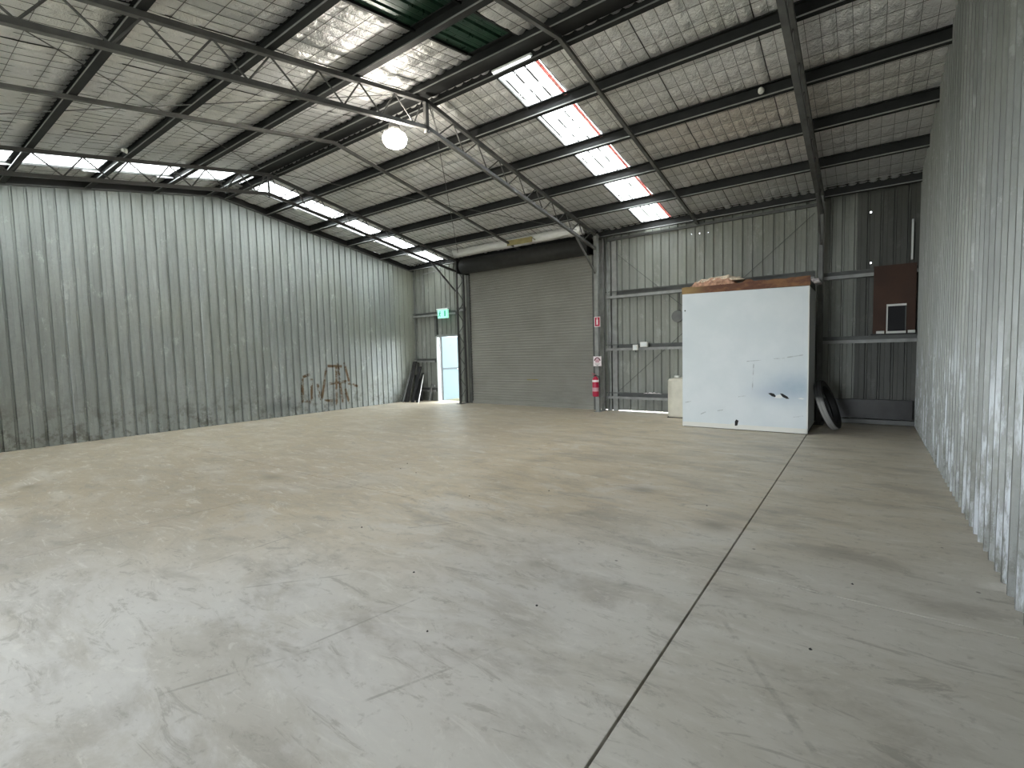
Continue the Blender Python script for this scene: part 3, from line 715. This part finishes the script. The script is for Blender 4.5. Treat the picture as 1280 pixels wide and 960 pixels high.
# ================================================================== white box room
bx = empty('storage_box', (-1.81, 9.33, 0), 'large white painted box room with blue smudge on its front', 'box room')
X0, X1, Y0, Y1, H = -2.83, -.78, 9.33, 10.55, 2.47
def quadbox(x0, x1, y0, y1, z0, za, zc):     # top slopes from za (left) to zc (right)
    b = B().box(x0, x1, y0, y1, z0, 1.0)
    b.v = [(x, y, (z0 if z == z0 else (za if x == x0 else zc))) for x, y, z in b.v]; return b
quadbox(X0, X1, Y0, Y0+.05, .045, 2.50, 2.46).build('front_panel', BOXM, bx, bevel=.006)
B().box(X1-.05, X1, Y0+.05, Y1, .045, 2.46).build('side_panel', WHITE, bx, bevel=.004)
B().box(X0, X0+.05, Y0+.05, Y1, .045, 2.50).build('side_panel', WHITE, bx, bevel=.004)
B().box(X0+.05, X1-.05, Y1-.05, Y1, .045, 2.46).build('rear_panel', WHITE, bx)
quadbox(X0, X1, Y0+.01, Y1, 2.44, 2.49, 2.45).build('roof_panel', TIMB, bx)
B().box(X0+.02, X1-.01, Y0+.03, Y1-.02, .0, .045).build('base_skid', BLACKST, bx)
B().box(X0, X1+.002, Y0-.004, Y0+.0, .012, .095).build('bottom_trim', WHITEP, bx)
B().box(X1-.012, X1+.004, Y0-.004, Y0+.012, .02, 2.46).build('corner_trim', WHITEP, bx)
# ragged timber fascia above the panel
rnd = random.Random(3); top = []
N = 30; F = B()
for k in range(N+1):
    t = k/N; x = X0-.01+t*(X1-X0+.02); zt = 2.595+.03*(1-t)+rnd.uniform(-.008, .012)+(.035 if .50 < t < .57 else 0)+(-.012 if .33 < t < .5 else 0)+.02*t
    top.append((x, zt))
F.grid([[(x, Y0+.03, 2.47+.03*(1-i/N)) for i, (x, z) in enumerate(top)], [(x, Y0+.03, z) for x, z in top]])
F.build('timber_fascia', TIMB, bx, solid=.03)
B().box(X1-.04, X1-.01, Y0+.06, Y1, 2.47, 2.585).build('timber_fascia', BLACKST, bx)
B().box(X0+.01, X1-.05, Y0+.2, Y1-.05, 2.50, 2.58).build('timber_joist_stack', TIMB, bx)
# gouges in the painted face
def poly(name, pts, mat, dep, parent):
    n = len(pts); v = [(x, Y0-dep, z) for x, z in pts]+[(x, Y0+.002, z) for x, z in pts]
    b = B(); b.v = v; b.f = [tuple(range(n))]+[(i, (i+1) % n, n+(i+1) % n, n+i) for i in range(n)]
    return b.build(name, mat, parent)
poly('gouge', [(-1.37, .675), (-1.33, .685), (-1.28, .67), (-1.25, .63), (-1.25, .61), (-1.31, .625)], GAPM, .002, bx)
poly('gouge', [(-1.19, .68), (-1.15, .675), (-1.08, .63), (-1.05, .59), (-1.09, .59), (-1.15, .62)], GAPM, .002, bx)
poly('torn_paint', [(-1.27, .60), (-1.24, .65), (-1.19, .66), (-1.14, .61), (-1.19, .595)], WHITE, .006, bx)
poly('torn_paint', [(-.93, .60), (-.88, .615), (-.83, .60), (-.86, .585)], WHITE, .004, bx)
poly('gouge', [(-1.90, .075), (-1.86, .08), (-1.84, .17), (-1.88, .19), (-1.90, .15)], GAPM, .008, bx)
poly('torn_paint', [(-2.06, .03), (-1.98, .10), (-1.92, .12), (-1.91, .06), (-1.92, .03)], WHITEP, .006, bx)
poly('torn_paint', [(-1.84, .03), (-1.83, .09), (-1.78, .08), (-1.70, .03)], WHITEP, .006, bx)
poly('gouge', [(-2.79, 2.20), (-2.77, 2.205), (-2.765, 2.18), (-2.785, 2.175)], GAPM, .002, bx)
# insulation batts lying on top
def lump(name, x0, x1, y0, y1, z0, zf, mat, seed, parent=None, nx=16, ny=6, amp=.02):
    r = random.Random(seed); T = []
    for i in range(nx+1):
        row = []
        for j in range(ny+1):
            u, v = i/nx, j/ny; e = min(1, 6*min(u, 1-u)+.25)*min(1, 5*min(v, 1-v)+.45)
            row.append((x0+(x1-x0)*u+r.uniform(-1, 1)*.012, y0+(y1-y0)*v+r.uniform(-1, 1)*.012, z0+zf(u)*e+r.uniform(-1, 1)*amp*(e > .5)))
        T.append(row)
    b = B().grid(T); n = len(b.v); C = ny+1
    per = [i*C for i in range(nx+1)]+[nx*C+j for j in range(1, C)]+[i*C+ny for i in range(nx-1, -1, -1)]+[j for j in range(ny-1, 0, -1)]
    b.v += [(b.v[p][0], b.v[p][1], z0) for p in per]; m = len(per)
    b.f += [(per[k], per[(k+1) % m], n+(k+1) % m, n+k) for k in range(m)]; b.f.append(tuple(n+k for k in range(m)))
    return b.build(name, mat, parent)
bt = empty('insulation_batt', (-2.25, 9.5, 2.62), 'heap of pinkish brown insulation batt on top of the white box', 'insulation')
lump('batt_slab', -2.70, -1.93, 9.34, 9.72, 2.615, lambda u: .08+.05*min(1, u*2.2), BATT, 5, bt)
lump('fluffy_top', -2.62, -1.76, 9.38, 9.76, 2.68, lambda u: (.065+.03*min(1, u*2))*(1 if u < .75 else (1-u)*3+.1), FLUFF, 8, bt)
wp = lump('white_wrap', -.86, -.70, 10.2, 10.5, 2.585, lambda u: .09, PINKW, 4, None, 6, 4, .02); setp(wp, 'crumpled white plastic wrap at the rear corner of the box top', 'scrap')

# ================================================================== cream tank left of the box
tk = empty('plastic_tank', (-3.25, 10.65, 0), 'cream plastic tank on the floor left of the white box', 'tank')
lp = B(); pr = [(0, .02), (.25, .02), (.262, .05), (.262, .80), (.24, .84), (.10, .86), (0.1, .86)]
def sq(r, t, e=.35):
    c, s_ = math.cos(t), math.sin(t); return r*math.copysign(abs(c)**e, c), r*math.copysign(abs(s_)**e, s_)
K = len(lp.v); NN = 32
for r, z in pr:
    for j in range(NN):
        a, c = sq(max(r, .001), 2*PI*j/NN); lp.v.append((-3.22+a, 10.62+c, z))
for i in range(len(pr)-1):
    for j in range(NN): lp.f.append((i*NN+j, i*NN+(j+1) % NN, (i+1)*NN+(j+1) % NN, (i+1)*NN+j))
lp.f.append(tuple((len(pr)-1)*NN+j for j in range(NN)))
tkb = lp.build('tank_body', CREAM, tk, smooth=False)
B().lathe([(.06, .86), (.06, .90), (.05, .905)], 16, (-3.30, 10.5, 0)).build('cap', WHITEP, tkb)
B().box(-3.47, -2.97, 10.37, 10.87, 0, .02).build('base_foot', BLACK, tk)

# ================================================================== tyre leaning on the box side
ty = empty('tyre', (-.5, 9.86, 0), 'dusty worn tyre leaning against the right side of the white box', 'tyre')
MT = Matrix.Translation((-.535, 9.86, .455)) @ Matrix.Rotation(math.radians(-7), 4, 'Z') @ Matrix.Rotation(math.radians(-19), 4, 'Y')
def tor(prof, n=48, a0=0, a1=2*PI):
    b = B(); full = abs(a1-a0-2*PI) < 1e-6; m = n if full else n+1
    for j in range(m):
        t = a0+(a1-a0)*j/n
        for r, xx in prof: b.v.append(tuple(MT @ Vector((xx, r*math.cos(t), r*math.sin(t)))))
    k = len(prof)
    for j in range(n):
        for i in range(k): b.f.append((j*k+i, j*k+(i+1) % k, ((j+1) % m)*k+(i+1) % k, ((j+1) % m)*k+i))
    return b
tor([(.33, -.045), (.345, -.055), (.40, -.062), (.425, -.055), (.425, .055), (.40, .062), (.345, .055), (.33, .045), (.38, .04), (.38, -.04)]).build('carcass', BLACK, ty, smooth=False)
tor([(.428, -.046), (.437, -.030), (.437, -.004), (.430, -.002), (.430, .002), (.437, .004), (.437, .030), (.428, .046), (.420, 0)]).build('tread', DUST, ty)

# ================================================================== alcove behind the box: board, frame, blocks
bb = B().box(.07, .66, YB-.125, YB-.105, 1.66, 2.86).build('brown_board', BROWN); setp(bb, 'large brown board standing against the wall by the right corner', 'board')
fr = empty('small_frame', (.40, YB-.12, 1.66), 'small white-edged dark frame standing on the girt before the brown board', 'frame')
a0, a1, z0, z1, yq = .26, .535, 1.657, 2.17, YB-.155
B().box(a0, a1, yq-.015, yq+.01, z1-.035, z1).build('frame_rail', WHITEP, fr); B().box(a0, a1, yq-.015, yq+.01, z0, z0+.04).build('frame_rail', WHITEP, fr)
B().box(a0, a0+.02, yq-.015, yq+.01, z0+.04, z1-.035).build('frame_stile', WHITEP, fr); B().box(a1-.015, a1, yq-.015, yq+.01, z0+.04, z1-.035).build('frame_stile', GIRT, fr)
B().box(a0+.02, a1-.015, yq-.005, yq+.005, z0+.04, z1-.035).build('dark_panel', GAPM, fr)
B().box(.04, XR-.02, YB-.22, YB-.095, 1.63, 1.655).build('shelf_board', BLACKST, wb)
for x0, x1, lb in ((.12, .235, 'small white block on the shelf left of the small frame'), (.56, .66, 'small white block on the shelf right of the small frame')):
    o = B().box(x0, x1, YB-.19, YB-.13, 1.657, 1.705).build('white_block', WHITEP, bevel=.004); setp(o, lb, 'block')
o = B().box(.585, .612, YB-.05, YB+.03, 2.93, 3.62).build('white_strip', WHITE, bevel=.003); setp(o, 'narrow white vertical strip high in the back right corner', 'strip')

# ================================================================== hanging carton near the eave over the roller door
yc = empty('yellowed_carton', (-7.2, YB-.78, 4.30), 'yellowed flat carton hanging over the roller door drum', 'carton')
B().bar((-7.55, YB-.84, 4.30), (-6.78, YB-.84, 4.29), .02, .13, (0, 0, 1)).build('carton_face', YEL, yc)
B().bar((-6.80, YB-.86, 4.35), (-6.70, YB-.84, 4.27), .12, .01).build('torn_flap', YEL, yc)

# ================================================================== back-left corner: pipe, things leaning
pp = B().tube([(-11.55, YB-.05, 2.85), (-11.55, YB-.05, 4.00), (-11.50, YB-.05, 4.06), (-11.1, YB-.05, 4.08), (-10.7, YB-.05, 4.09)], .014, 8).build('conduit_pipe', COLM, smooth=True)
setp(pp, 'thin bent conduit high on the wall left of the exit sign', 'pipe')
def lean(name, pb, pt, w, h, mat, lb, group=None, cat='bar'):
    o = B().bar(pb, pt, w, h, (0, 1, 0)).build(name, mat); setp(o, lb, cat, group); return o
lean('leaning_plank', (-11.94, 10.33, .0), (-11.94, 10.80, 1.0), .10, .03, BLACK, 'short dark plank leaning in the corner, leftmost of the bundle', cat='plank')
lean('leaning_plank', (-11.76, 10.33, .0), (-11.86, 10.84, 1.27), .16, .03, TARP, 'widest and tallest black plank leaning in the back left corner', cat='plank')
lean('leaning_plank', (-11.56, 10.40, .0), (-11.69, 10.90, 1.10), .12, .03, BLACK, 'dark plank third from the left wall in the corner bundle', cat='plank')
lean('leaning_plank', (-11.37, 10.42, .0), (-11.55, 10.88, .90), .10, .025, TARP, 'slanted dark plank right of the corner bundle', cat='plank')
lean('pale_rod', (-11.27, 10.38, .0), (-11.42, 10.78, .85), .022, .012, GLOSS, 'thin shiny pale strip leaning in front of the dark planks', cat='strip')
lean('grey_pipe', (-11.86, 10.26, .0), (-11.90, 10.68, .95), .03, .03, COLM, 'grey rod leaning at the left of the dark corner bundle', cat='rod')
lump('crumpled_sheet', -11.95, -11.66, 10.84, 10.93, .0, lambda u: .90-.25*u, TARP, 12, None, 6, 4, .03)
setp(bpy.data.objects['crumpled_sheet'], 'crumpled black plastic sheet stuffed behind the leaning planks', 'plastic sheet')
gs = B().tube([(-11.28, 10.86, .03), (-11.16, 10.88, .55), (-11.06, 10.88, .50)], .03, 8).build('bent_offcut', GIRT); setp(gs, 'bent grey metal offcut beside the open door jamb', 'offcut')

# ================================================================== small debris on the floor
for i, (x, y) in enumerate(((-2.74, 4.35), (-4.6, 4.15), (-5.1, 4.45), (-4.95, 4.2), (-3.35, 3.75), (-3.55, 2.55), (-2.5, 2.2), (-1.9, 1.75), (-1.55, 2.3), (-1.2, 4.7), (-.2, 2.7), (-.05, 3.6))):
    r = random.Random(i); b = B(); n = 7
    b.v = [(x+math.cos(2*PI*k/n)*r.uniform(.005, .012), y+math.sin(2*PI*k/n)*r.uniform(.005, .012), .0) for k in range(n)]+[(x, y, .008)]
    b.f = [(k, (k+1) % n, n) for k in range(n)]+[tuple(reversed(range(n)))]
    o = b.build('debris_chip', BLACK); setp(o, 'tiny dark chip of debris on the bare concrete floor', 'debris', 'dark chips scattered on the floor')

# ================================================================== outside
B().box(-8.75, -.7, AY-.05, YF-.06, 3.86, 3.92).build('added_annex_roof', ROOFM, wf)  # annex added out of view to spread the daylight evenly over the floor
B().box(-8.75, -8.65, AY-.05, YF-.06, -.02, 3.86).build('added_annex_wall', CLAD, wf)
B().box(-.8, -.7, AY-.05, YF-.06, -.02, 3.86).build('added_annex_wall', CLAD, wf)
for a, c, z in ((-8.65, AX0, -.02), (AX1, -.8, -.02), (AX0, AX1, AZ)): B().box(a, c, AY-.05, AY, z, 3.86).build('added_annex_wall', CLAD, wf)
og = B().box(-40, 30, YB+.25, 40, -.2, -.02).build('ground', GRASS); setp(og, 'dry grassy ground behind the roller door wall', kind='structure')
og = B().box(-40, 30, -40, YF-.1, -.2, -.02).build('ground', OUTG); setp(og, 'open concrete yard behind the viewer', kind='structure')
fe = empty('yard_fence', (-12.9, 13.5, 0), 'pale blue-white sheet fence seen through the open door', 'fence')
for k in range(8):
    B().box(-15.2+k*.6, -14.61+k*.6, 13.5, 13.53, -.02, 2.6).build('fence_panel', FENCE, fe)
B().box(-15.2, -10.4, 13.44, 13.5, .90, .97).build('fence_rail', FENCER, fe)
